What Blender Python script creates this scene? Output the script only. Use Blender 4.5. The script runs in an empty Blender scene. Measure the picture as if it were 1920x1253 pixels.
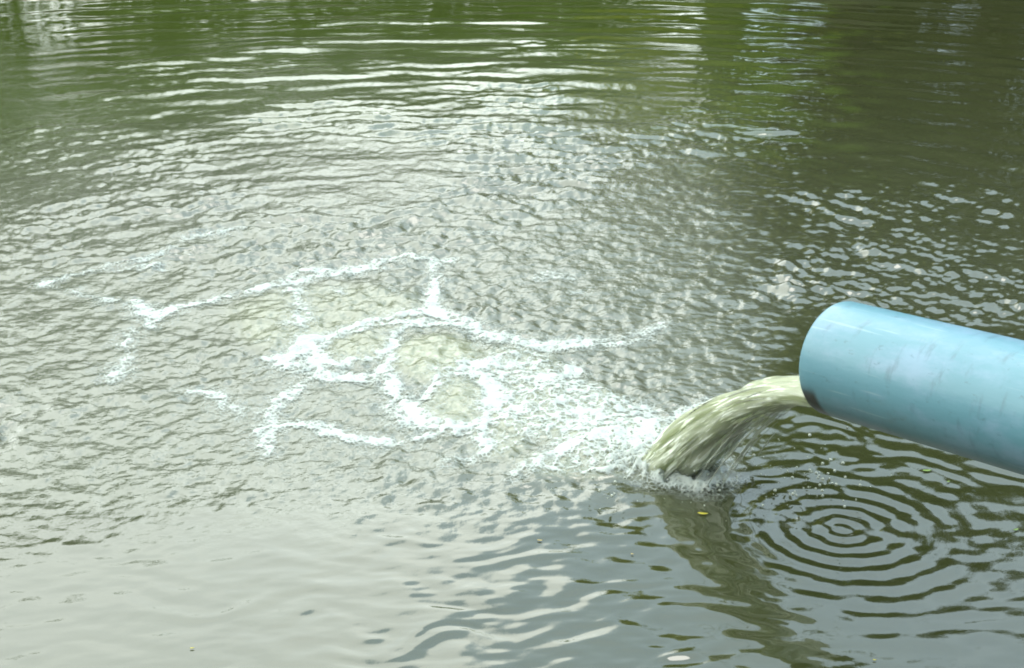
import bpy, bmesh, math, random
import numpy as np
from mathutils import Vector

random.seed(5)
R = np.random.default_rng(11)
sc = bpy.context.scene
COL = sc.collection

# ------------------------------------------------------------------ camera, sky, sun, exposure
cam = bpy.data.cameras.new('camera')
cam.sensor_width = 36.0
cam.lens = 36.0 * 2947.0 / 1920.0
cam.clip_start = 0.05
cam.clip_end = 600.0
cam_ob = bpy.data.objects.new('camera', cam)
COL.objects.link(cam_ob)
cam_ob.location = (0.0, 0.0, 1.07)
cam_ob.rotation_euler = (math.radians(90 - 20.468), 0, 0)
sc.camera = cam_ob

SUN_EL, SUN_AZ = math.radians(68), math.radians(20)      # azimuth from +Y towards +X
sun = bpy.data.lights.new('sun', 'SUN')
sun.energy = 0.5
sun.angle = math.radians(28)
sun.color = (1.0, 0.95, 0.86)
sun_ob = bpy.data.objects.new('sun', sun)
COL.objects.link(sun_ob)
sd = Vector((math.sin(SUN_AZ) * math.cos(SUN_EL), math.cos(SUN_AZ) * math.cos(SUN_EL), math.sin(SUN_EL)))
sun_ob.rotation_euler = sd.to_track_quat('Z', 'Y').to_euler()
sun_ob.location = (0, 10, 30)

sc.view_settings.view_transform = 'Standard'
sc.view_settings.look = 'None'
sc.view_settings.gamma = 1.0
sc.view_settings.use_curve_mapping = False
sc.view_settings.exposure = 1.2
sc.cycles.filter_width = 1.9
sc.cycles.max_bounces = 10
sc.cycles.transparent_max_bounces = 12
sc.cycles.caustics_reflective = False
sc.cycles.caustics_refractive = False
sc.cycles.use_denoising = True


class NT:
    """short hand for building node trees"""
    def __init__(self, tree):
        self.t = tree
        tree.nodes.clear()

    def n(self, typ, **kw):
        nd = self.t.nodes.new(typ)
        for k, v in kw.items():
            setattr(nd, k, v)
        return nd

    def put(self, sock, v):
        if hasattr(v, 'is_linked') or isinstance(v, bpy.types.NodeSocket):
            self.t.links.new(v, sock)
        else:
            sock.default_value = v

    def math(self, op, a, b=0.0, c=None, clamp=False):
        nd = self.n('ShaderNodeMath', operation=op, use_clamp=clamp)
        self.put(nd.inputs[0], a)
        self.put(nd.inputs[1], b)
        if c is not None:
            self.put(nd.inputs[2], c)
        return nd.outputs[0]

    def step(self, v, a, b):
        nd = self.n('ShaderNodeMapRange', interpolation_type='SMOOTHSTEP')
        self.put(nd.inputs['Value'], v)
        nd.inputs['From Min'].default_value = a
        nd.inputs['From Max'].default_value = b
        return nd.outputs['Result']

    def mix(self, f, a, b):
        nd = self.n('ShaderNodeMix', data_type='RGBA')
        self.put(nd.inputs[0], f)
        self.put(nd.inputs[6], a)
        self.put(nd.inputs[7], b)
        return nd.outputs[2]

    def noise(self, vec, scale, detail=3.0, rough=0.5, dist=0.0):
        nd = self.n('ShaderNodeTexNoise')
        if vec is not None:
            self.t.links.new(vec, nd.inputs['Vector'])
        nd.inputs['Scale'].default_value = scale
        nd.inputs['Detail'].default_value = detail
        nd.inputs['Roughness'].default_value = rough
        nd.inputs['Distortion'].default_value = dist
        return nd.outputs['Fac']

    def vmul(self, vec, s):
        nd = self.n('ShaderNodeVectorMath', operation='MULTIPLY')
        self.t.links.new(vec, nd.inputs[0])
        nd.inputs[1].default_value = s
        return nd.outputs[0]

    def attr(self, name):
        return self.n('ShaderNodeAttribute', attribute_name=name)

    def bump(self, h, strength, dist):
        nd = self.n('ShaderNodeBump')
        self.put(nd.inputs['Height'], h)
        self.put(nd.inputs['Strength'], strength)
        nd.inputs['Distance'].default_value = dist
        return nd.outputs['Normal']


def rgb(r, g, b):
    return (r, g, b, 1.0)


# broken overcast: a bright cream cloud bank over the far left, grey blue cloud elsewhere
w = bpy.data.worlds.new('World')
sc.world = w
w.use_nodes = True
k = NT(w.node_tree)
sky = k.n('ShaderNodeTexSky', sky_type='NISHITA')
sky.sun_disc = False
sky.sun_elevation = SUN_EL
sky.sun_rotation = SUN_AZ
sky.air_density = 1.2
sky.dust_density = 2.5
tc = k.n('ShaderNodeTexCoord')
d3 = tc.outputs['Generated']
sep = k.n('ShaderNodeSeparateXYZ')
k.t.links.new(d3, sep.inputs[0])
X, Y, Z = sep.outputs
n1 = k.noise(d3, 3.0, 5.0, 0.55, 0.4)
n2 = k.noise(d3, 7.0, 5.0, 0.6, 0.3)
edge = k.math('ADD', k.math('MULTIPLY', X, 2.8), k.math('MULTIPLY', Z, 1.0))
edge = k.math('ADD', edge, k.math('MULTIPLY', k.math('SUBTRACT', n1, 0.5), 0.38))
bank = k.step(edge, 0.55, 0.41)
grey = k.mix(n2, rgb(5.8, 8.0, 9.2), rgb(9.8, 12.0, 12.8))
cream = k.mix(n2, rgb(16.0, 18.2, 17.8), rgb(25.5, 26.5, 23.8))
clouds = k.mix(bank, grey, cream)
skyc = k.mix(0.85, sky.outputs['Color'], clouds)
bg = k.n('ShaderNodeBackground')
k.t.links.new(skyc, bg.inputs['Color'])
bg.inputs['Strength'].default_value = 0.1
wo = k.n('ShaderNodeOutputWorld')
k.t.links.new(bg.outputs[0], wo.inputs[0])

# ------------------------------------------------------------------ helpers


def mat(name):
    m = bpy.data.materials.new(name)
    m.use_nodes = True
    kk = NT(m.node_tree)
    out = kk.n('ShaderNodeOutputMaterial')
    return m, kk, out


def tag(o, label=None, cat=None, group=None, kind=None):
    for key, v in (('label', label), ('category', cat), ('group', group), ('kind', kind)):
        if v:
            o[key] = v
    return o


def link(name, me, m=None, parent=None):
    o = bpy.data.objects.new(name, me)
    COL.objects.link(o)
    if m is not None and not me.materials:
        me.materials.append(m)
    if parent is not None:
        o.parent = parent
    return o


def np_mesh(name, co, faces, smooth=True, attrs=None):
    me = bpy.data.meshes.new(name)
    nv, nf, s = len(co), len(faces), faces.shape[1]
    me.vertices.add(nv)
    me.vertices.foreach_set('co', np.ascontiguousarray(co, dtype=np.float32).ravel())
    me.loops.add(nf * s)
    me.loops.foreach_set('vertex_index', np.ascontiguousarray(faces, dtype=np.int32).ravel())
    me.polygons.add(nf)
    me.polygons.foreach_set('loop_start', np.arange(0, nf * s, s, dtype=np.int32))
    me.polygons.foreach_set('loop_total', np.full(nf, s, dtype=np.int32))
    me.polygons.foreach_set('use_smooth', np.full(nf, smooth, dtype=bool))
    for nme, arr in (attrs or {}).items():
        a = me.attributes.new(nme, 'FLOAT', 'POINT')
        a.data.foreach_set('value', np.ascontiguousarray(arr, dtype=np.float32).ravel())
    me.update(calc_edges=True)
    me.validate()
    return me


def grid_faces(nr, nc, wrap=False):
    i = np.arange(nr - 1)[:, None]
    j = np.arange(nc if wrap else nc - 1)[None, :]
    j2 = (j + 1) % nc
    return np.stack([i * nc + j, i * nc + j2, (i + 1) * nc + j2, (i + 1) * nc + j], -1).reshape(-1, 4)


def sstep(v, a, b):
    t = np.clip((v - a) / (b - a), 0, 1)
    return t * t * (3 - 2 * t)


class Field:
    """a periodic random wave field of unit RMS slope, with wavelengths (metres) lo..hi"""
    def __init__(self, n0, n1, s0, s1, lo, hi, stretch=1.0, seed=0):
        rg = np.random.default_rng(seed)
        k0 = np.fft.fftfreq(n0, s0)[:, None]
        k1 = np.fft.rfftfreq(n1, s1)[None, :]
        kk = np.sqrt(k0 ** 2 + (k1 * stretch) ** 2) + 1e-9
        a = np.exp(-((np.log(kk) - math.log(1 / math.sqrt(lo * hi))) / (0.5 * math.log(hi / lo) + 0.05)) ** 2)
        a = a / kk
        F = np.fft.rfft2(rg.standard_normal((n0, n1))) * a
        h = np.fft.irfft2(F, s=(n0, n1))
        g0 = (np.roll(h, -1, 0) - h) / s0
        g1 = (np.roll(h, -1, 1) - h) / s1
        self.h = (h / math.sqrt((g0 ** 2).mean() + (g1 ** 2).mean())).astype(np.float64)
        self.s = (s0, s1)

    def __call__(self, u, v):
        h, (s0, s1) = self.h, self.s
        n0, n1 = h.shape
        u = np.asarray(u) / s0
        v = np.asarray(v) / s1
        iu, iv = np.floor(u).astype(int), np.floor(v).astype(int)
        fu, fv = u - iu, v - iv

        def wts(f):
            f2, f3 = f * f, f * f * f
            return (-.5 * f3 + f2 - .5 * f, 1.5 * f3 - 2.5 * f2 + 1, -1.5 * f3 + 2 * f2 + .5 * f, .5 * f3 - .5 * f2)
        wu, wv = wts(fu), wts(fv)
        out = 0
        for a in range(4):
            ra = (iu + a - 1) % n0
            acc = 0
            for b in range(4):
                acc = acc + wv[b] * h[ra, (iv + b - 1) % n1]
            out = out + wu[a] * acc
        return out


# ------------------------------------------------------------------ the water surface (metres, z = 0 at rest)
BOIL = np.array((-0.104, 2.573))        # where the jet's water wells up
DRIP = np.array((0.484, 2.055))         # drops from the pipe's lip fall here
LAND = np.array((0.264, 2.239))         # where the jet enters
FRONT = np.array([(-1.132, 2.039), (-0.742, 2.031), (-0.517, 2.064), (-0.251, 2.064), (0.0, 2.116), (0.263, 2.188), (0.32, 2.216), (0.413, 2.422), (0.554, 2.827), (0.773, 2.886), (1.11, 2.662)])               # near edge of the churned water
AER = [(-0.295, 2.798, 0.076, 0.086, 0.55), (-0.148, 2.742, 0.09, 0.124, 0.75), (-0.098, 2.525, 0.0555, 0.119, 0.65), (0.073, 2.49, 0.1375, 0.128, 0.8), (0.184, 2.357, 0.114, 0.106, 0.95), (-0.367, 2.995, 0.205, 0.177, 0.4), (-0.445, 2.932, 0.0955, 0.155, 0.45), (0.247, 2.275, 0.1105, 0.07, 0.7), (-0.018, 2.378, 0.053, 0.086, 0.5), (0.136, 2.275, 0.1275, 0.056, 0.6), (0.0, 2.662, 0.097, 0.131, 0.5)]                             # wells of aerated water: x, y, rx, ry, strength

f_polar = Field(1280, 2048, 0.008, 2 * math.pi / 2048, 0.04, 0.12, 2.0, 1)      # crests stretched round the boil
f_pol2 = Field(1280, 1024, 0.012, 2 * math.pi / 1024, 0.10, 0.40, 1.8, 2)
f_chop = Field(1024, 1024, 0.006, 0.006, 0.03, 0.08, 1.0, 3)
f_fine = Field(1024, 1024, 0.004, 0.004, 0.016, 0.04, 1.0, 4)
f_calm = Field(1024, 1024, 0.010, 0.010, 0.035, 0.10, 2.2, 5)        # first axis is y: crests lie across the view
f_slow = Field(512, 512, 0.03, 0.03, 0.5, 1.6, 1.0, 6)
f_warp = Field(512, 512, 0.02, 0.02, 0.10, 0.40, 1.0, 7)


def polar(x, y, c):
    r = np.hypot(x - c[0], y - c[1])
    return r, np.arctan2(x - c[0], y - c[1])


def aeration(x, y):
    wx = x + 0.12 * f_warp(y, x)
    wy = y + 0.12 * f_warp(x + 3.1, y + 1.7)
    a = np.zeros_like(x)
    for cx, cy, rx, ry, s in AER:
        q = np.hypot((wx - cx) / rx, (wy - cy) / ry)
        a = np.maximum(a, s * sstep(q, 1.25, 0.65))
    return a


def water_masks(x, y):
    yf = np.interp(x, FRONT[:, 0], FRONT[:, 1])
    yy = y + 0.5 * f_warp(y + 5, x + 2)
    rough = sstep(yy - yf, -0.14, 0.26)
    return rough


def height(x, y):
    rough = water_masks(x, y)
    r, th = polar(x, y, BOIL)
    rl, _ = polar(x, y, LAND)
    rd, _ = polar(x, y, DRIP)
    warp = 0.5 * f_warp(x * 0.7 + 1, y * 0.7)
    gust = np.clip(1.0 + 9.0 * f_slow(x + 4, y + 9), 0.35, 1.8)
    far = np.interp(r, [0, 1.0, 2.2, 3.5, 5, 8, 14], [0.13, 0.13, 0.105, 0.055, 0.020, 0.008, 0.004])
    quiet = 1 - 0.75 * sstep(x + 0.26 * y, 0.25, -0.35) * sstep(y, 3.3, 3.9)
    far = far * quiet * (1 - 0.6 * sstep(x - 0.16 * y, 0.0, 0.4))
    far = far * (1 + 0.5 * sstep(x + 0.24 * y, 0.2, -0.2) * sstep(y, 3.5, 3.0))
    h = rough * far * gust * sstep(r, 0.25, 0.9) * f_polar(r + warp, th)
    # broad rings running out from the boil
    ringa = np.interp(r, [0.3, 0.9, 2.0, 3.2, 4.6, 7, 12], [0.0, 0.02, 0.035, 0.058, 0.055, 0.025, 0.01])
    h = h + (0.25 + 0.75 * rough) * quiet * ringa * f_pol2(r + 0.6 * warp, th)
    # churned chop close to the boil
    near = np.interp(r, [0, 0.9, 1.6, 2.6, 4], [0.15, 0.14, 0.11, 0.06, 0.0])
    aer = aeration(x, y)
    h = h + rough * near * (0.55 + 0.45 * gust) * (0.85 * f_chop(x, y) + 0.9 * f_fine(y, x) + 0.28 * f_warp(y * 1.3, x * 1.3)) * (1 - 0.45 * aer)
    # side of the pool behind the pipe: loose chop
    side = sstep(x - 0.16 * y, 0.05, 0.5) * sstep(y, 2.1, 2.8)
    h = h + side * 0.020 * (0.6 * f_chop(y * 1.2 + 1, x * 1.0) + 0.9 * f_fine(y, x))
    # calm water in front
    calm = 1 - rough
    amp = 0.019 + 0.036 * sstep(x + 0.8 * f_warp(x, y + 8), -0.50, 0.0) * sstep(x, 0.42, 0.20) - 0.002 * sstep(x, 0.30, 0.5)
    cw = 0.5 * f_warp(x + 3, y + 2)
    h = h + calm * amp * (0.8 * f_calm(y - 0.22 * x + cw, x + 0.22 * y) + 0.45 * f_calm(y + 0.35 * x + 2.0, x * 0.8 + 1.0) / 0.8 + 0.30 * f_calm(2.1 * (y - 0.1 * x) + 1, 2.1 * x + 3))
    # rings of the drips
    dr = rd + 0.10 * sstep(rd, 0.05, 0.4) * f_warp(x + 7, y)
    lam = 0.028 + 0.08 * dr
    ph = 2 * np.pi / 0.08 * np.log1p(dr * 0.08 / 0.028)
    amp = 0.24 * np.exp(-rd / 0.14) * sstep(rd, 0.0, 0.02) * lam / (2 * np.pi)
    h = h + amp * np.cos(ph) * (0.35 + 0.65 * calm)
    # ripples leaving the jet's foot, crossing the drip rings
    la = 0.02 * np.exp(-((rl - 0.30) / 0.2) ** 2) * sstep(x, 0.30, 0.46)
    h = h + la * f_polar(rl * 1.15 + 3.0 + warp, np.arctan2(x - LAND[0], y - LAND[1]))
    dg = 0.048 * sstep(x, 0.36, 0.46) * sstep(y, 2.02, 2.2) * sstep(y, 2.9, 2.5) * sstep(rd, 0.04, 0.20)
    h = h + dg * f_calm(0.78 * x + 0.62 * y + cw, 0.62 * x - 0.78 * y)
    # the wells stand a little proud
    h = h + 0.010 * aer - 0.010 * np.exp(-(rl / 0.06) ** 2)
    return h


def water_mesh():
    # rows closer together near the viewer's bank, columns fanning out with distance; runs under both banks
    inv = np.linspace(1 / 1.45, 1 / 8.6, 820)
    rows = np.concatenate([np.linspace(-3, 1.40, 16), 1 / inv, np.linspace(8.65, 40, 60)])
    mid = np.linspace(-1.22, 1.22, 960)
    side = 1.22 + np.cumsum(np.geomspace(0.006, 1.2, 34))
    cols = np.concatenate([-side[::-1], mid, side])
    yy = np.repeat(rows[:, None], len(cols), 1)
    xx = cols[None, :] * (0.335 * np.maximum(rows, 0.8)[:, None] + 0.12)
    x, y = xx.ravel(), yy.ravel()
    z = height(x, y)
    aer = aeration(x, y)
    rough = water_masks(x, y)
    return np_mesh('water', np.stack([x, y, z], -1), grid_faces(len(rows), len(cols)),
                   attrs={'aeration': aer, 'churn': rough,
                          'far_green': sstep(np.hypot(x - BOIL[0], y - BOIL[1]) + 3 * f_warp(x, y), 1.3, 2.8) * sstep(x - 0.2 * y + 4 * f_warp(y, x), 0.15, -0.30) * sstep(y, 2.2, 3.0),
                          'ripple': rough * np.interp(np.hypot(x - BOIL[0], y - BOIL[1]), [0, 1.2, 2.5, 4.0], [1, 0.8, 0.3, 0.0]) * (1 - 0.75 * sstep(x - 0.10 * y, 0.0, 0.35))})


# murky pond water: opaque olive body under a clear reflecting surface
m_water, k, out = mat('murky_water')
tc = k.n('ShaderNodeTexCoord')
ob = tc.outputs['Object']
aer = k.attr('aeration').outputs['Fac']
churn = k.attr('churn').outputs['Fac']
mott = k.noise(ob, 9.0, 4.0, 0.6, 0.5)
body = k.mix(mott, rgb(0.020, 0.024, 0.008), rgb(0.032, 0.036, 0.014))
body = k.mix(k.attr('far_green').outputs['Fac'], body, k.mix(mott, rgb(0.032, 0.046, 0.009), rgb(0.048, 0.064, 0.016)))  # greener body colour far out and to the left
silt = k.mix(mott, rgb(0.105, 0.112, 0.082), rgb(0.165, 0.172, 0.135))
fade = k.attr('ripple').outputs['Fac']
body = k.mix(k.math('MULTIPLY', fade, 0.6), body, silt)
bub = k.noise(ob, 55.0, 3.0, 0.6)
pale = k.mix(k.step(bub, 0.35, 0.7), rgb(0.17, 0.18, 0.10), rgb(0.30, 0.31, 0.21))
body = k.mix(k.math('MULTIPLY', aer, k.math('ADD', k.math('MULTIPLY', mott, 0.5), 0.6), clamp=True), body, pale)
nf = k.noise(k.vmul(ob, (1, 1, 0.2)), 70.0, 3.0, 0.6)
b = k.bump(nf, k.math('ADD', k.math('MULTIPLY', fade, 0.30), 0.01), 0.010)
dif = k.n('ShaderNodeBsdfDiffuse')
k.t.links.new(body, dif.inputs['Color'])
upn = k.n('ShaderNodeCombineXYZ')
upn.inputs[2].default_value = 1.0
k.t.links.new(upn.outputs[0], dif.inputs['Normal'])       # light comes back out of the murk, whatever the ripple's tilt
gl = k.n('ShaderNodeBsdfGlossy')
gl.inputs['Roughness'].default_value = 0.04
k.t.links.new(b, gl.inputs['Normal'])
fr = k.n('ShaderNodeFresnel')
fr.inputs['IOR'].default_value = 1.9
k.t.links.new(b, fr.inputs['Normal'])
ms = k.n('ShaderNodeMixShader')
k.t.links.new(fr.outputs[0], ms.inputs[0])
k.t.links.new(dif.outputs[0], ms.inputs[1])
k.t.links.new(gl.outputs[0], ms.inputs[2])
k.t.links.new(ms.outputs[0], out.inputs[0])
water = link('water', water_mesh(), m_water)
tag(water, kind='structure')

# ------------------------------------------------------------------ ground: banks round the pool
m_ground, k, out = mat('bank_earth')
p = k.n('ShaderNodeBsdfPrincipled')
ob = k.n('ShaderNodeTexCoord').outputs['Object']
g = k.mix(k.step(k.noise(ob, 0.6, 5.0), 0.35, 0.65), rgb(0.035, 0.050, 0.015), rgb(0.07, 0.065, 0.035))
k.t.links.new(g, p.inputs['Base Color'])
p.inputs['Roughness'].default_value = 0.95
k.t.links.new(k.bump(k.noise(ob, 14.0, 5.0, 0.7), 0.7, 0.05), p.inputs['Normal'])
k.t.links.new(p.outputs[0], out.inputs[0])


def ground_h(x, y):
    # pool outline: a rounded box, near edge y = 0.75, far edge y = 15
    wob = 0.35 * np.sin(x * 0.9 + 1) + 0.2 * np.sin(x * 2.3)
    d = np.maximum(np.maximum(0.75 - y + 0.25 * wob, y - 15 - wob), np.abs(x + 1.5) - 11.5 - 0.3 * np.sin(y * 0.8))
    rise = np.where(y < 4, 0.30, 1.1)
    rise = rise + 6.5 * sstep(y, -0.8, -8.5)  # unseen high slope behind the camera, added to darken the pipe's near side
    z = -0.6 + (0.6 + rise) * sstep(d, -0.55, 0.75) + 0.03 * np.clip(d, 0, 30)
    return z + 0.03 * np.sin(x * 3.1) * np.sin(y * 2.7) * (d > 0)


gx = np.unique(np.concatenate([np.linspace(-120, 120, 61), np.linspace(-16, 14, 151)]))
gy = np.unique(np.concatenate([np.linspace(-60, 160, 56), np.linspace(-4, 20, 161)]))
GX, GY = np.meshgrid(gx, gy)
ground = link('ground', np_mesh('ground', np.stack([GX, GY, ground_h(GX, GY)], -1).reshape(-1, 3),
                                grid_faces(len(gy), len(gx))), m_ground)
tag(ground, kind='structure')

# ------------------------------------------------------------------ trees on the far bank (seen mirrored in the water)
m_bark, k, out = mat('bark')
p = k.n('ShaderNodeBsdfPrincipled')
ob = k.n('ShaderNodeTexCoord').outputs['Object']
bn = k.noise(k.vmul(ob, (6, 6, 1.2)), 3.0, 5.0, 0.65)
k.t.links.new(k.mix(bn, rgb(0.045, 0.035, 0.025), rgb(0.12, 0.10, 0.075)), p.inputs['Base Color'])
p.inputs['Roughness'].default_value = 0.9
k.t.links.new(k.bump(bn, 0.8, 0.03), p.inputs['Normal'])
k.t.links.new(p.outputs[0], out.inputs[0])


def leaf_mat(name, c0, c1):
    m, k, out = mat(name)
    p = k.n('ShaderNodeBsdfPrincipled')
    tint = k.attr('tint').outputs['Fac']
    c = k.mix(tint, rgb(*c0), rgb(*c1))
    k.t.links.new(c, p.inputs['Base Color'])
    p.inputs['Roughness'].default_value = 0.5
    tr = k.n('ShaderNodeBsdfTranslucent')
    k.t.links.new(c, tr.inputs[0])
    mx = k.n('ShaderNodeMixShader')
    mx.inputs[0].default_value = 0.5
    k.t.links.new(p.outputs[0], mx.inputs[1])
    k.t.links.new(tr.outputs[0], mx.inputs[2])
    k.t.links.new(mx.outputs[0], out.inputs[0])
    return m


LEAF = {
    'mid': leaf_mat('leaf_mid_green', (0.060, 0.110, 0.010), (0.120, 0.180, 0.020)),
    'dark': leaf_mat('leaf_dark_olive', (0.026, 0.032, 0.009), (0.052, 0.056, 0.016)),
    'lime': leaf_mat('leaf_yellow_green', (0.20, 0.21, 0.010), (0.36, 0.36, 0.02)),
}


def tube(pts, rad, n=10):
    """one closed tapered tube through pts"""
    pts = [Vector(q) for q in pts]
    co = []
    for i, q in enumerate(pts):
        t = (pts[min(i + 1, len(pts) - 1)] - pts[max(i - 1, 0)]).normalized()
        u = t.orthogonal().normalized()
        v = t.cross(u)
        for a in range(n):
            an = 2 * math.pi * a / n
            co.append(q + (u * math.cos(an) + v * math.sin(an)) * rad[i])
    fs = grid_faces(len(pts), n, True)
    return np.array([tuple(c) for c in co]), fs


def make_tree(label, x, y, h, rx, base, kind, leaves, seed):
    rg = np.random.default_rng(seed)
    z0 = float(ground_h(np.array([x]), np.array([y]))[0]) - 0.1
    root = bpy.data.objects.new('tree', None)
    root.empty_display_size = 0.3
    COL.objects.link(root)
    root.location = (x, y, z0)
    tag(root, label, 'tree', 'trees on the far bank mirrored in the water')
    # crown: leaf clumps in an uneven ovoid
    nc = 46
    cc = rg.standard_normal((nc, 3))
    cc /= np.linalg.norm(cc, axis=1)[:, None]
    cc *= (rg.uniform(0.35, 1.0, nc) ** 0.6)[:, None]
    cz = (h + base) / 2
    cc = cc * np.array([rx, rx * 0.9, (h - base) / 2]) * rg.uniform(0.85, 1.1, (nc, 1)) + np.array([0, 0, cz])
    which = rg.integers(0, nc, leaves)
    sz = rg.uniform(0.55, 1.0, nc) * rx * 0.34
    off = rg.standard_normal((leaves, 3))
    pos = cc[which] + off * sz[which][:, None] * np.array([1, 1, 0.7])
    pos[:, 2] = np.maximum(pos[:, 2], base * 0.55 + rg.uniform(0, 0.3, leaves))
    s = rg.uniform(0.05, 0.10, leaves) * (0.6 + 0.05 * h) * (9000 / leaves) ** 0.5 * 1.5
    d = rg.standard_normal((leaves, 3))
    d[:, 2] -= 0.5
    d /= np.linalg.norm(d, axis=1)[:, None]
    e = np.cross(d, rg.standard_normal((leaves, 3)))
    e /= np.linalg.norm(e, axis=1)[:, None]
    a = pos - d * s[:, None]
    b = pos + e * s[:, None] * 0.45
    c = pos + d * s[:, None]
    f = pos - e * s[:, None] * 0.45
    co = np.stack([a, b, c, f], 1).reshape(-1, 3)
    tint = np.repeat(np.clip(rg.uniform(0, 1, nc)[which] * 0.6 + rg.uniform(0, 0.4, leaves), 0, 1), 4)
    me = np_mesh('crown', co, np.arange(leaves * 4).reshape(-1, 4), False, {'tint': tint})
    link('crown', me, LEAF[kind], root)
    # trunk with limbs reaching into the clumps
    top = h * 0.72
    tr = 0.035 * h
    pts = [(0.05 * h * math.sin(i * 1.3 + seed) * i / 6, 0.04 * h * math.sin(i * 0.9 + 2 * seed) * i / 6, top * i / 6) for i in range(7)]
    co, fs = tube(pts, [tr * (1.5 if i == 0 else 1 - 0.13 * i) for i in range(7)], 12)
    C, F = [co], [fs]
    nv = len(co)
    for q in range(9):
        st = Vector(pts[2 + q % 4])
        en = Vector(cc[rg.integers(0, nc)])
        md = st.lerp(en, 0.5) + Vector((0, 0, 0.06 * h))
        co, fs = tube([st, st.lerp(md, 0.5), md, en], [tr * 0.42, tr * 0.32, tr * 0.22, tr * 0.08], 7)
        C.append(co)
        F.append(fs + nv)
        nv += len(co)
    link('trunk', np_mesh('trunk', np.concatenate(C), np.concatenate(F)), m_bark, root)
    return root


TREES = [
    ('mid green round tree mirrored at the water\'s far left corner', -5.7, 16.4, 6.0, 2.2, 0.2, 'mid', 12000, 1),
    ('pale green leaning tree mirrored beyond the left foam trail', -3.7, 17.5, 3.4, 1.5, 0.2, 'mid', 9000, 2),
    ('low green tree mirrored between bright wave crests at top centre', -1.3, 19.0, 2.5, 1.7, 0.2, 'mid', 8000, 3),
    ('small green tree mirrored beside the lime green patch', 0.9, 18.6, 2.6, 1.5, 0.2, 'mid', 8000, 4),
    ('yellow green tree mirrored as the lime patch at top right', 2.2, 16.4, 5.8, 1.2, 0.2, 'lime', 8000, 5),
    ('olive green tree mirrored between the lime patch and the darkest reflection', 3.5, 16.4, 5.6, 1.5, 0.2, 'mid', 9000, 6),
    ('tall dark olive tree mirrored above the pipe', 5.0, 16.2, 6.8, 2.2, 0.2, 'dark', 13000, 7),
    ('narrow dark tree mirrored between olive reflection and the darkest one', 4.3, 17.6, 6.6, 1.5, 0.2, 'dark', 9000, 9),
    ('tallest dark tree mirrored at the right edge beyond the pipe', 5.8, 13.2, 7.6, 1.9, 0.2, 'dark', 15000, 8),
]
for t in TREES:
    make_tree(*t)

# ------------------------------------------------------------------ the blue pipe
TIP = Vector((0.450, 2.017, 0.282))
AX = Vector((-0.596, 0.797, -0.0945)).normalized()      # points out of the mouth
SD = AX.cross(Vector((0, 0, 1))).normalized()           # right hand of the flow
UP = SD.cross(AX).normalized()
RO, RI, LEN = 0.080, 0.0735, 2.6

m_pipe, k, out = mat('blue_pvc')
p = k.n('ShaderNodeBsdfPrincipled')
ob = k.n('ShaderNodeTexCoord').outputs['Object']       # object space: Y runs along the pipe, Z up
streak = k.noise(k.vmul(ob, (20, 9, 20)), 1.0, 5.0, 0.65)
specks = k.noise(k.vmul(ob, (1, 0.45, 1)), 120.0, 3.0, 0.6)
cloudy = k.noise(ob, 7.0, 4.0, 0.55)
c = k.mix(cloudy, rgb(0.070, 0.186, 0.236), rgb(0.118, 0.240, 0.294))
c = k.mix(k.math('MULTIPLY', k.step(streak, 0.42, 0.72), 0.7), c, rgb(0.18, 0.27, 0.37))
c = k.mix(k.math('MULTIPLY', k.step(specks, 0.62, 0.75), 0.45), c, rgb(0.05, 0.10, 0.12))
sp = k.n('ShaderNodeSeparateXYZ')
k.t.links.new(ob, sp.inputs[0])
scr = k.noise(k.vmul(ob, (150, 5, 150)), 1.0, 2.0, 0.5, 0.3)
c = k.mix(k.math('MULTIPLY', k.step(scr, 0.66, 0.72), 0.45), c, rgb(0.26, 0.36, 0.40))
cvr = k.n('ShaderNodeCombineXYZ')
k.put(cvr.inputs[0], k.math('MULTIPLY', sp.outputs[1], 55.0))
k.put(cvr.inputs[1], k.math('MULTIPLY', k.math('ARCTAN2', sp.outputs[2], sp.outputs[0]), 1.6))
runs = k.noise(cvr.outputs[0], 1.0, 4.0, 0.6)
c = k.mix(k.math('MULTIPLY', k.step(runs, 0.54, 0.74), 0.40), c, rgb(0.045, 0.085, 0.105))
grime = k.math('MULTIPLY', k.step(cloudy, 0.50, 0.70), k.step(specks, 0.45, 0.65))
c = k.mix(k.math('MULTIPLY', grime, 0.35), c, rgb(0.10, 0.10, 0.075))
rim_dark = k.math('MULTIPLY', k.step(k.math('ADD', sp.outputs[1], k.math('MULTIPLY', cloudy, 0.012)), -0.024, -0.013),
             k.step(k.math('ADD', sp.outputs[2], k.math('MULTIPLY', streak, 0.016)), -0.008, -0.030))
c = k.mix(rim_dark, c, rgb(0.012, 0.014, 0.010))  # near-black band round the lower part of the mouth's rim
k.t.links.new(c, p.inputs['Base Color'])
p.inputs['Roughness'].default_value = 0.34
k.t.links.new(k.bump(k.noise(k.vmul(ob, (1, 0.3, 1)), 60.0, 4.0, 0.6), 0.12, 0.004), p.inputs['Normal'])
k.t.links.new(p.outputs[0], out.inputs[0])

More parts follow.
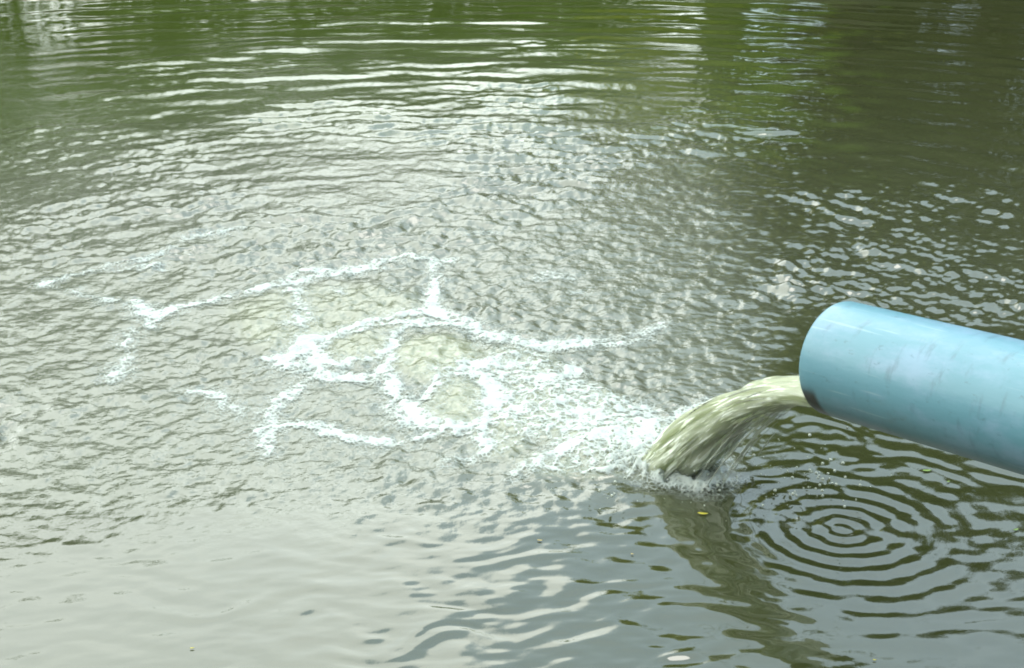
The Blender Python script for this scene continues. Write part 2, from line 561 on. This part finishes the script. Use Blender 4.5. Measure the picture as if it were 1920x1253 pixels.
prof = [(-LEN, RO)] + [(-LEN * (1 - i / 14), RO) for i in range(1, 14)] + [(-0.02, RO), (-0.003, RO), (-0.0008, RO - 0.0008), (0.0, RO - 0.0025),
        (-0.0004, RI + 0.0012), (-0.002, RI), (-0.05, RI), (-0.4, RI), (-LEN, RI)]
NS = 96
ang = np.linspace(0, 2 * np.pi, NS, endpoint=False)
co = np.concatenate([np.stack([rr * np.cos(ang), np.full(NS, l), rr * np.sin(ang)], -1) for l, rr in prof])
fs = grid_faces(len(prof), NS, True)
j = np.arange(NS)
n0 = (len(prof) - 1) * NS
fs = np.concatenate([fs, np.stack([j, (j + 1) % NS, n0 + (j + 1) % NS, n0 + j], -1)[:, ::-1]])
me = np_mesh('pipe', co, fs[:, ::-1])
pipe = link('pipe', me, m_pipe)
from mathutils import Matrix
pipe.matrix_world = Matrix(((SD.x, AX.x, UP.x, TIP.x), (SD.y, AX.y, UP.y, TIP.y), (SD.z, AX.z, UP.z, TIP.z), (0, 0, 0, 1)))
tag(pipe, 'light blue plastic drain pipe pouring water into the green pond', 'pipe')

# ------------------------------------------------------------------ the jet of water leaving the pipe
m_jet, k, out = mat('falling_water')
p = k.n('ShaderNodeBsdfPrincipled')
fl = k.attr('flow').outputs['Fac']
ac = k.attr('across').outputs['Fac']
cv = k.n('ShaderNodeCombineXYZ')
k.put(cv.inputs[0], k.math('MULTIPLY', fl, 7.0))
k.put(cv.inputs[1], k.math('MULTIPLY', ac, 17.0))
st = k.noise(cv.outputs[0], 1.0, 4.0, 0.6, 0.4)
cv2 = k.n('ShaderNodeCombineXYZ')
k.put(cv2.inputs[0], k.math('MULTIPLY', fl, 14.0))
k.put(cv2.inputs[1], k.math('MULTIPLY', ac, 44.0))
st2 = k.noise(cv2.outputs[0], 1.0, 3.0, 0.6, 0.6)
froth = k.math('MULTIPLY', k.step(st, 0.50, 0.64), k.step(fl, -0.1, 0.4))
p.inputs['Base Color'].default_value = rgb(0.92, 0.94, 0.82)
p.inputs['Roughness'].default_value = 0.05
p.inputs['IOR'].default_value = 1.33
p.inputs['Transmission Weight'].default_value = 1.0
bm_ = k.bump(k.math('ADD', st, k.math('MULTIPLY', st2, 0.5)), 0.45, 0.010)
k.t.links.new(bm_, p.inputs['Normal'])
dfu = k.n('ShaderNodeBsdfPrincipled')
c = k.mix(st2, rgb(0.43, 0.47, 0.28), rgb(0.60, 0.65, 0.46))
c = k.mix(froth, c, rgb(0.82, 0.85, 0.76))
k.t.links.new(c, dfu.inputs['Base Color'])
dfu.inputs['Roughness'].default_value = 0.10
dfu.inputs['Subsurface Weight'].default_value = 1.0
dfu.inputs['Subsurface Radius'].default_value = (0.04, 0.04, 0.036)
dfu.inputs['Subsurface Scale'].default_value = 1.0
k.t.links.new(bm_, dfu.inputs['Normal'])
m2 = k.n('ShaderNodeMixShader')
k.put(m2.inputs[0], k.math('ADD', k.math('MULTIPLY', froth, 0.45), 0.45, clamp=True))
k.t.links.new(p.outputs[0], m2.inputs[1])
k.t.links.new(dfu.outputs[0], m2.inputs[2])
k.t.links.new(m2.outputs[0], out.inputs[0])


def make_stream():
    f_s = Field(512, 512, 0.004, 0.004, 0.014, 0.06, 1.0, 21)
    NR, NCc = 260, 150
    s = np.linspace(-0.22, 1.0, NR)[:, None]
    ph = np.linspace(0, 2 * np.pi, NCc, endpoint=False)[None, :]
    axh = np.array((AX.x, AX.y, 0.0))
    axh /= np.linalg.norm(axh)
    lat = np.array(SD)
    tip = np.array(TIP)

    def path(z0, v, zend):
        vz = -0.12 * v
        T = (vz + math.sqrt(vz * vz + 2 * 9.81 * (z0 - zend))) / 9.81
        t = np.where(s < 0, s, s * 1.0) * T
        tt = np.maximum(t, 0)
        P = tip + axh * (v * t)[..., None][:, 0, :]
        z = z0 + vz * tt - 0.5 * 9.81 * tt ** 2
        z = np.where(s < 0, z0 - s * 0.02, z)
        P = P.copy()
        P[:, 2] = z[:, 0]
        return P
    PT = path(TIP.z - 0.036, 1.86, -0.03)
    PB = path(TIP.z - 0.0728, 1.38, -0.03)
    C = (PT + PB) / 2
    e1 = (PT - PB) / 2
    wd = np.interp(s[:, 0], [-0.22, 0, 0.3, 0.7, 1.0], [0.044, 0.046, 0.045, 0.050, 0.062])
    ca, sa = np.cos(ph), np.sin(ph)
    # flatter top, round bottom
    up = np.sign(sa) * np.abs(sa) ** 0.9
    grow = sstep(s, 0.0, 0.9)
    acr = np.broadcast_to(ph * 0.048, (NR, NCc))
    flw = np.broadcast_to(s * 0.09, (NR, NCc))
    rip = f_s(flw + 1.0, acr * 1.0) - f_s(flw + 1.0, acr * 1.0 - 0.048 * 2 * np.pi) * sstep(np.broadcast_to(ph, (NR, NCc)), 5.6, 6.28)
    d = (0.0012 + grow * 0.0036) * np.clip(rip / (np.std(rip) + 1e-9), -2.2, 2.2)
    co = C[:, None, :] + e1[:, None, :] * up[..., None] + lat * (wd[:, None] * ca)[..., None]
    nrm = e1[:, None, :] / np.linalg.norm(e1, axis=1)[:, None, None] * sa[..., None] + lat * ca[..., None]
    co = co + nrm * d[..., None]
    fs = grid_faces(NR, NCc, True)
    at = {'flow': np.broadcast_to(s, (NR, NCc)), 'across': np.broadcast_to(np.abs(ph / np.pi - 1), (NR, NCc))}
    return np_mesh('water_jet', co.reshape(-1, 3), fs[:, ::-1], attrs=at)


jet = link('water_jet', make_stream(), m_jet)
tag(jet, 'pale greenish arc of water pouring from the blue pipe\'s mouth', 'water jet')

# thin strands torn off the arc's lower edge: one part of the jet
bits = []
nvt = 0
FB = []
axh = Vector((AX.x, AX.y, 0)).normalized()
for i in range(60):
    vv = random.uniform(1.0, 1.8)
    lt = random.gauss(0, 0.030)
    z0 = TIP.z - 0.073 + 0.5 * lt * lt / 0.0735 + random.uniform(0, 0.030) * max(0, (vv - 1.1))
    T = (-0.12 * vv + math.sqrt((0.12 * vv) ** 2 + 2 * 9.81 * (z0 + 0.01))) / 9.81
    t0 = T * random.uniform(0.15, 0.75)
    t1 = min(T, t0 + T * random.uniform(0.12, 0.5))
    spread = random.gauss(0, 0.05) + lt * 0.5
    pts, rad = [], []
    r0 = random.uniform(0.0005, 0.0015)
    for q in range(9):
        tt = t0 + (t1 - t0) * q / 8
        pos = TIP + axh * (vv * tt) + SD * (lt + spread * tt * 2.2 + 0.0012 * math.sin(q * 1.7 + i))
        pos.z = z0 - 0.12 * vv * tt - 4.905 * tt * tt
        pts.append(pos)
        rad.append(r0 * math.sin(math.pi * (0.08 + 0.84 * q / 8)) * random.uniform(0.6, 1.3))
    c_, f_ = tube(pts, rad, 6)
    bits.append(c_)
    FB.append(f_ + nvt)
    nvt += len(c_)
m_strand, k, out = mat('torn_water')
p = k.n('ShaderNodeBsdfPrincipled')
p.inputs['Base Color'].default_value = rgb(0.70, 0.73, 0.62)
p.inputs['Roughness'].default_value = 0.1
p.inputs['IOR'].default_value = 1.33
p.inputs['Transmission Weight'].default_value = 0.7
k.t.links.new(p.outputs[0], out.inputs[0])
strands = link('torn_strands', np_mesh('torn_strands', np.concatenate(bits), np.concatenate(FB)), m_strand, jet)
strands['kind'] = 'stuff'

# ------------------------------------------------------------------ foam
FOAM = [[(-0.78,3.057,0.0055,0.8),(-0.75,3.011,0.014,1),(-0.722,2.966,0.018,1),(-0.709,2.979,0.012,1),(-0.683,3.011,0.008,1),(-0.616,3.06,0.0065,1),(-0.538,3.125,0.0065,1),(-0.457,3.195,0.008,1),(-0.371,3.246,0.009,1),(-0.305,3.287,0.0105,1),(-0.274,3.322,0.0145,1)],
[(-0.722,2.966,0.016,1),(-0.711,2.91,0.0065,0.9)],
[(-0.501,3.181,0.0055,0.8),(-0.464,3.246,0.007,0.9),(-0.396,3.268,0.0085,0.9),(-0.327,3.272,0.0095,1),(-0.282,3.302,0.013,1),(-0.282,3.353,0.0085,0.9)],
[(-0.293,3.322,0.007,0.8),(-0.239,3.361,0.005,0.7),(-0.131,3.333,0.0055,0.6)],
[(-0.22,3.341,0.005,0.7),(-0.119,3.341,0.005,0.5)],
[(-0.457,2.726,0.006,0.9),(-0.427,2.726,0.012,1),(-0.402,2.759,0.02,1),(-0.39,2.81,0.0145,1),(-0.37,2.836,0.008,1),(-0.332,2.868,0.0065,1),(-0.275,2.926,0.0065,1),(-0.224,2.96,0.0075,1),(-0.167,2.998,0.014,1)],
[(-0.167,2.998,0.014,1),(-0.167,3.057,0.009,1),(-0.165,3.145,0.009,0.9),(-0.165,3.246,0.0115,0.8),(-0.172,3.322,0.0075,0.7)],
[(-0.167,2.998,0.013,1),(-0.128,2.966,0.0115,1),(-0.093,2.929,0.013,1),(-0.057,2.871,0.0135,1),(-0.01,2.827,0.0175,0.95),(0.041,2.793,0.0185,0.95),(0.102,2.804,0.015,0.85),(0.154,2.827,0.013,0.75),(0.207,2.85,0.0115,0.65),(0.25,2.871,0.0135,0.65),(0.295,2.91,0.0125,0.55)],
[(-0.274,2.913,0.0065,0.8),(-0.211,2.923,0.0075,0.9),(-0.127,2.932,0.0095,1),(-0.084,2.91,0.0115,1)],
[(0.122,2.798,0.008,0.6),(0.193,2.804,0.0075,0.55),(0.262,2.827,0.0075,0.45)],
[(-0.398,2.81,0.017,1),(-0.358,2.726,0.013,1),(-0.316,2.704,0.007,1),(-0.269,2.731,0.006,1),(-0.231,2.765,0.006,1),(-0.22,2.813,0.0065,1),(-0.23,2.862,0.006,0.9),(-0.209,2.892,0.0055,0.8),(-0.169,2.916,0.0055,0.8)],
[(-0.363,2.77,0.006,0.9),(-0.355,2.813,0.005,0.8),(-0.321,2.856,0.005,0.8),(-0.272,2.886,0.0055,0.7)],
[(-0.435,2.71,0.014,0.9),(-0.391,2.678,0.0175,0.9),(-0.349,2.652,0.0165,0.9),(-0.299,2.636,0.0125,0.85),(-0.251,2.641,0.0125,0.85),(-0.226,2.688,0.011,0.7),(-0.225,2.748,0.006,0.7)],
[(-0.358,2.688,0.0125,1),(-0.368,2.726,0.013,1)],
[(-0.226,2.623,0.007,0.9),(-0.208,2.573,0.0095,1),(-0.193,2.513,0.0185,1),(-0.171,2.462,0.022,1),(-0.153,2.433,0.015,1),(-0.121,2.415,0.009,1),(-0.08,2.408,0.008,1),(-0.049,2.426,0.0105,1),(-0.035,2.467,0.0135,1),(-0.023,2.525,0.016,1),(-0.033,2.591,0.0125,1),(-0.053,2.636,0.012,1),(-0.087,2.654,0.0075,1),(-0.116,2.641,0.01,1),(-0.138,2.601,0.0075,1),(-0.152,2.549,0.0095,1)],
[(-0.225,2.748,0.006,0.5),(-0.216,2.662,0.007,0.7),(-0.207,2.586,0.0105,0.9)],
[(-0.121,2.657,0.0115,1),(-0.088,2.68,0.012,1),(-0.059,2.694,0.013,1),(-0.035,2.715,0.01,1),(-0.025,2.742,0.007,1),(0.005,2.737,0.007,0.9)],
[(-0.169,2.923,0.006,0.6),(-0.115,2.88,0.004,0.4)],
[(-0.053,2.631,0.013,1),(-0.014,2.636,0.0195,1),(0.029,2.621,0.021,0.95),(0.067,2.623,0.021,0.9),(0.097,2.641,0.0165,0.85),(0.113,2.678,0.0105,0.9)],
[(-0.034,2.688,0.0085,0.8),(0.029,2.688,0.0105,0.8),(0.079,2.688,0.0095,0.6)],
[(-0.028,2.549,0.017,1),(0.0,2.513,0.02,0.85),(0.024,2.573,0.019,0.8)],
[(-0.049,2.422,0.009,0.9),(-0.009,2.467,0.0165,0.9),(0.023,2.501,0.014,0.8)],
[(0.022,2.389,0.0105,0.8),(0.062,2.404,0.0125,0.7),(0.108,2.422,0.0135,0.8),(0.154,2.449,0.018,0.85),(0.192,2.478,0.02,0.85),(0.229,2.485,0.0165,0.85),(0.25,2.455,0.0135,0.8),(0.269,2.426,0.0115,0.8)],
[(0.158,2.532,0.0125,0.5),(0.184,2.501,0.0135,0.7),(0.221,2.501,0.012,0.7)],
[(0.189,2.433,0.016,0.8),(0.229,2.422,0.018,0.9),(0.271,2.444,0.0135,0.85),(0.311,2.478,0.012,0.75),(0.343,2.52,0.0105,0.65),(0.365,2.542,0.0085,0.5)],
[(-0.409,2.34,0.0055,0.8),(-0.415,2.389,0.008,0.9),(-0.41,2.422,0.011,0.9),(-0.411,2.462,0.008,0.9),(-0.408,2.504,0.009,0.9),(-0.397,2.549,0.0105,0.9),(-0.38,2.591,0.0085,0.9),(-0.361,2.631,0.0105,0.9)],
[(-0.405,2.367,0.007,0.9),(-0.392,2.325,0.0065,0.7),(-0.395,2.299,0.006,0.5)],
[(-0.406,2.408,0.01,0.9),(-0.378,2.428,0.0065,0.8),(-0.345,2.422,0.008,0.8),(-0.31,2.4,0.009,0.9),(-0.273,2.374,0.006,1),(-0.228,2.359,0.008,1),(-0.184,2.355,0.006,1),(-0.15,2.37,0.0055,1),(-0.12,2.395,0.004,0.9),(-0.08,2.395,0.006,0.9),(-0.053,2.374,0.009,0.9),(-0.04,2.34,0.0105,0.8),(-0.046,2.303,0.0065,0.6)],
[(-0.386,2.426,0.0065,0.7),(-0.342,2.428,0.008,0.7),(-0.304,2.413,0.005,0.6)],
[(-0.049,2.404,0.007,0.9),(-0.053,2.365,0.0095,0.9)],
[(0.007,2.23,0.006,0.7),(0.034,2.271,0.0085,0.8),(0.06,2.299,0.009,0.9),(0.088,2.33,0.0075,1),(0.123,2.357,0.0085,1),(0.159,2.376,0.0115,1),(0.194,2.378,0.015,1),(0.229,2.374,0.015,1)],
[(0.14,2.346,0.0155,0.8),(0.174,2.336,0.022,0.9),(0.208,2.325,0.019,1),(0.231,2.346,0.0155,1)],
[(0.175,2.291,0.013,0.6),(0.204,2.279,0.011,0.8)],
[(0.004,2.207,0.005,0.4),(0.042,2.255,0.007,0.5)],
[(-0.118,2.263,0.0085,0.4),(-0.094,2.283,0.01,0.5),(-0.06,2.291,0.0095,0.5)],
[(-0.759,3.512,0.0085,0.5),(-0.713,3.533,0.01,0.7),(-0.679,3.555,0.011,0.8),(-0.645,3.577,0.009,0.6)],
[(-0.775,3.441,0.0075,0.5),(-0.792,3.376,0.011,0.7),(-0.83,3.329,0.0105,0.55),(-0.88,3.291,0.008,0.55),(-0.929,3.254,0.008,0.5),(-0.964,3.21,0.008,0.5),(-0.997,3.163,0.0115,0.7),(-0.969,3.145,0.007,0.5)],
[(-0.853,3.276,0.006,0.5),(-0.772,3.28,0.007,0.6)],
[(-0.915,3.111,0.01,0.55),(-0.869,3.084,0.009,0.45),(-0.824,3.057,0.013,0.65)],
[(-0.743,2.892,0.0105,0.65),(-0.735,2.813,0.011,0.6),(-0.72,2.756,0.008,0.5),(-0.719,2.688,0.0165,0.7),(-0.718,2.631,0.0125,0.6)],
[(-0.565,2.573,0.0075,0.8),(-0.533,2.569,0.0075,0.8),(-0.51,2.542,0.0075,0.8),(-0.489,2.501,0.012,0.7),(-0.462,2.478,0.009,0.55)],
[(0.057,3.202,0.015,0.5),(0.092,3.224,0.0185,0.6),(0.126,3.202,0.015,0.5)],
[(0.129,3.118,0.0075,0.35),(0.156,3.104,0.008,0.35)],
[(-0.456,3.118,0.011,0.95),(-0.436,3.027,0.0085,0.6),(-0.422,2.963,0.013,0.9),(-0.405,2.886,0.0085,0.9)],
[(-0.364,3.111,0.009,0.75)],
[(-0.445,2.916,0.0075,0.7)],
[(-0.252,3.128,0.0045,0.6),(-0.227,3.084,0.004,0.6)],
[(-0.498,2.798,0.004,0.3),(-0.451,2.827,0.004,0.3)],
[(-0.113,3.533,0.0065,0.3),(-0.038,3.551,0.0065,0.3)],
[(0.136,2.275,0.008,0.5),(0.177,2.255,0.0075,0.5),(0.226,2.23,0.0095,0.7),(0.275,2.22,0.011,0.85),(0.309,2.224,0.0085,0.7)],
[(0.207,2.255,0.01,0.8),(0.229,2.22,0.011,0.95),(0.26,2.201,0.0105,1),(0.297,2.197,0.011,0.95),(0.332,2.213,0.008,0.8)],
[(0.217,2.275,0.013,0.9),(0.207,2.315,0.015,0.9)],
[(0.049,2.662,0.0195,0.5),(0.114,2.586,0.021,0.5),(0.157,2.513,0.0185,0.5)],
[(0.036,2.433,0.018,0.45),(0.092,2.49,0.02,0.45),(0.148,2.513,0.0205,0.5)]]

m_foam, k, out = mat('foam')
ob = k.n('ShaderNodeTexCoord').outputs['Object']
df = k.n('ShaderNodeBsdfPrincipled')
fn = k.noise(ob, 70.0, 4.0, 0.65)
k.t.links.new(k.mix(fn, rgb(0.33, 0.36, 0.33), rgb(0.45, 0.48, 0.455)), df.inputs['Base Color'])
df.inputs['Roughness'].default_value = 0.6
k.t.links.new(k.bump(k.noise(ob, 160.0, 3.0, 0.6), 0.4, 0.003), df.inputs['Normal'])
tr = k.n('ShaderNodeBsdfTransparent')
mx = k.n('ShaderNodeMixShader')
cov = k.attr('cover').outputs['Fac']
hole = k.noise(ob, 190.0, 4.0, 0.75)
vo = k.n('ShaderNodeTexVoronoi', feature='DISTANCE_TO_EDGE')
k.t.links.new(ob, vo.inputs['Vector'])
vo.inputs['Scale'].default_value = 120.0
wallb = k.step(vo.outputs['Distance'], 0.22, 0.04)
hole = k.math('ADD', k.math('MULTIPLY', hole, 0.75), k.math('MULTIPLY', wallb, 0.36))
cov = k.step(k.math('ADD', cov, k.math('MULTIPLY', k.math('SUBTRACT', hole, 0.5), 0.9)), 0.10, 1.05)
k.put(mx.inputs[0], k.math('MULTIPLY', cov, 0.92))
k.t.links.new(tr.outputs[0], mx.inputs[1])
k.t.links.new(df.outputs[0], mx.inputs[2])
k.t.links.new(mx.outputs[0], out.inputs[0])


def make_foam():
    dx = 0.0028
    xs = np.arange(-1.16, 0.52, dx)
    ys = np.arange(2.14, 3.72, dx * 1.25)
    X, Y = np.meshgrid(xs, ys)
    x, y = X.ravel(), Y.ravel()
    fa = Field(512, 512, 0.004, 0.004, 0.03, 0.12, 1.0, 31)
    fb = Field(512, 512, 0.003, 0.003, 0.010, 0.03, 1.0, 32)
    wx = x + 0.40 * fa(x, y) + 0.25 * fb(x, y)
    wy = y + 0.50 * fa(y + 0.7, x) + 0.30 * fb(y + 0.3, x + 1)
    D = np.zeros_like(x)
    for line in FOAM:
        if len(line) == 1:
            line = [line[0], (line[0][0] + 0.004, line[0][1], line[0][2], line[0][3])]
        for (x0, y0, w0, s0), (x1, y1, w1, s1) in zip(line[:-1], line[1:]):
            wm = max(w0, w1) * 4.4 + 0.05
            sel = np.nonzero((wx > min(x0, x1) - wm) & (wx < max(x0, x1) + wm) & (wy > min(y0, y1) - 1.6 * wm) & (wy < max(y0, y1) + 1.6 * wm))[0]
            if not len(sel):
                continue
            px, py = wx[sel], wy[sel]
            ex, ey = x1 - x0, y1 - y0
            t = np.clip(((px - x0) * ex + (py - y0) * ey) / (ex * ex + ey * ey), 0, 1)
            ww = (w0 + (w1 - w0) * t)
            dist = np.hypot(px - x0 - ex * t, (py - y0 - ey * t) * 0.8)
            s_ = s0 + (s1 - s0) * t
            v = s_ * np.maximum(0.95 * sstep(dist / (ww * 1.65 + 0.0045), 1.5, 0.0), 0.42 * sstep(dist / (ww * 3.4 + 0.022), 1.2, 0.0))
            D[sel] = np.maximum(D[sel], v)
    lace = fb(x * 0.8 + 2, y * 0.8)
    lace = lace / lace.std()
    med = fa(x * 0.7 + 1, y * 0.5 + 2)
    med = med / med.std()
    cov = D * (1 + 0.22 * lace + 0.20 * med) - 0.03
    # lacy film of bubbles over the aerated wells and along the strands
    aer = aeration(x, y)
    n3 = np.abs(fa(x * 1.4 + 0.4 + 0.2 * fb(y, x), y * 1.1 + 1.3)) / fa.h.std()
    web = np.clip(1 - n3 / 0.55, 0, 1) ** 1.2
    right = sstep(x, -0.12, 0.12)
    film = aer * (0.24 + 1.35 * right) * (0.32 + 0.80 * web) * (1 + 0.3 * lace)
    film = film + 0.30 * sstep(D, 0.03, 0.4) * (0.35 + 0.65 * web)
    cov = np.maximum(cov, film)
    cov = np.clip(cov, 0, 1)
    keep = cov > 0.07
    K = keep.reshape(X.shape)
    q = K[:-1, :-1] & K[1:, :-1] & K[:-1, 1:] & K[1:, 1:]
    ii, jj = np.nonzero(q)
    nc = len(xs)
    fs = np.stack([ii * nc + jj, ii * nc + jj + 1, (ii + 1) * nc + jj + 1, (ii + 1) * nc + jj], -1)
    used, inv = np.unique(fs, return_inverse=True)
    fs = inv.reshape(-1, 4)
    ux, uy = x[used], y[used]
    c = cov[used]
    thick = 0.0020 * np.clip(c - 0.12, 0, 1) ** 0.8 + 0.0005 * lace[used] * c
    rl = np.hypot((ux - LAND[0]) / 1.3, uy - LAND[1])
    thick = thick + c * np.exp(-(rl / 0.075) ** 2) * np.clip(0.010 + 0.009 * med[used] + 0.004 * lace[used], 0, 0.03)
    z = height(ux, uy) + 0.0012 + np.maximum(thick, 0)
    return np_mesh('foam', np.stack([ux, uy, z], -1), fs, attrs={'cover': c})


foam = link('foam', make_foam(), m_foam)
tag(foam, 'white foam in lacy strands round the wells of churned water', 'foam', kind='stuff')

# ------------------------------------------------------------------ spray drops round the jet's foot
m_drop, k, out = mat('water_drop')
p = k.n('ShaderNodeBsdfPrincipled')
p.inputs['Base Color'].default_value = rgb(0.55, 0.58, 0.5)
p.inputs['Roughness'].default_value = 0.08
p.inputs['Transmission Weight'].default_value = 0.4
p.inputs['IOR'].default_value = 1.33
k.t.links.new(p.outputs[0], out.inputs[0])
bm = bmesh.new()
for i in range(620):
    if i < 560:
        a = random.uniform(0, 2 * math.pi)
        rr = abs(random.gauss(0, 0.075))
        px, py = LAND[0] + rr * math.cos(a) * 1.5 - 0.02, LAND[1] + rr * math.sin(a) + 0.01
        pz = 0.010 + abs(random.gauss(0, 0.030)) * math.exp(-rr * 5)
    else:
        px, py, pz = random.gauss(0.45, 0.05), random.gauss(2.17, 0.04), 0.008 + abs(random.gauss(0, 0.014))
    s = 0.0007 + 0.0022 * random.random() ** 2
    if i >= 617:
        px, py, pz, s = DRIP[0] - 0.004 * (i - 617), DRIP[1] - 0.006 * (i - 617), (0.035, 0.085, 0.165)[i - 617], 0.0022
    r = bmesh.ops.create_icosphere(bm, subdivisions=1, radius=s)
    for v in r['verts']:
        v.co = Vector((v.co.x, v.co.y, v.co.z * random.uniform(1.0, 1.15))) + Vector((px, py, pz))
me = bpy.data.meshes.new('spray')
bm.to_mesh(me)
bm.free()
for pl in me.polygons:
    pl.use_smooth = True
spray = link('spray', me, m_drop)
tag(spray, 'fine drops of spray thrown up where the jet lands', 'spray', kind='stuff')

# ------------------------------------------------------------------ leaves afloat
LEAFCOL = [(0.42, 0.36, 0.03), (0.40, 0.30, 0.10), (0.16, 0.26, 0.04)]
m_fl = []
for i, cc in enumerate(LEAFCOL):
    m, k, out = mat(('floating_yellow', 'floating_straw', 'floating_green')[i])
    p = k.n('ShaderNodeBsdfPrincipled')
    ob = k.n('ShaderNodeTexCoord').outputs['Object']
    k.t.links.new(k.mix(k.noise(ob, 150.0, 3.0), rgb(*[0.6 * q for q in cc]), rgb(*cc)), p.inputs['Base Color'])
    p.inputs['Roughness'].default_value = 0.45
    k.t.links.new(p.outputs[0], out.inputs[0])
    m_fl.append(m)
LEAVES = [(0.284, 2.098, 0.016, 0), (0.04, 2.014, 0.008, 1), (-0.405, 1.725, 0.006, 0), (0.654, 2.245, 0.015, 2), (0.735, 2.047, 0.01, 2), (0.17, 1.974, 0.005, 1), (0.678, 2.207, 0.007, 2), (0.453, 1.697, 0.005, 0)]
LL = ['yellow leaf floating on the brown band below the jet', 'straw coloured leaf scrap on calm water in front of the foam',
      'tiny yellow leaf scrap near the lower left edge', 'green leaf floating close under the blue pipe',
      'small green leaf on the water at the right edge', 'tiny straw coloured scrap left of the brown band',
      'tiny green scrap just right of the leaf under the pipe', 'tiny yellow scrap on the grey water at lower right']
for i, ((lx, ly, lw, ci), lab) in enumerate(zip(LEAVES, LL)):
    rg = np.random.default_rng(60 + i)
    NU, NV = 9, 5
    u = np.linspace(-1, 1, NU)[:, None]
    v = np.linspace(-1, 1, NV)[None, :]
    wdt = (1 - u ** 2) ** 0.7 * 0.36 * (1 - 0.25 * u)
    a = rg.uniform(-0.5, 0.5)
    xl = u + 0 * v
    yl = wdt * v + 0.12 * u ** 2
    zl = 0.10 * u ** 2 + 0.16 * np.abs(v) * wdt
    X = (xl * math.cos(a) - yl * math.sin(a)) * lw / 2
    Yv = (xl * math.sin(a) + yl * math.cos(a)) * lw / 2
    zb = float(height(np.array([lx]), np.array([ly]))[0]) + 0.0015
    me = np_mesh('floating_leaf', np.stack([X, Yv, zl * lw / 2], -1).reshape(-1, 3), grid_faces(NU, NV))
    o = link('floating_leaf', me, m_fl[ci])
    o.location = (lx, ly, zb)
    sol = o.modifiers.new('thickness', 'SOLIDIFY')
    sol.thickness = 0.0004
    tag(o, lab, 'leaf', 'leaf scraps afloat on the pond')
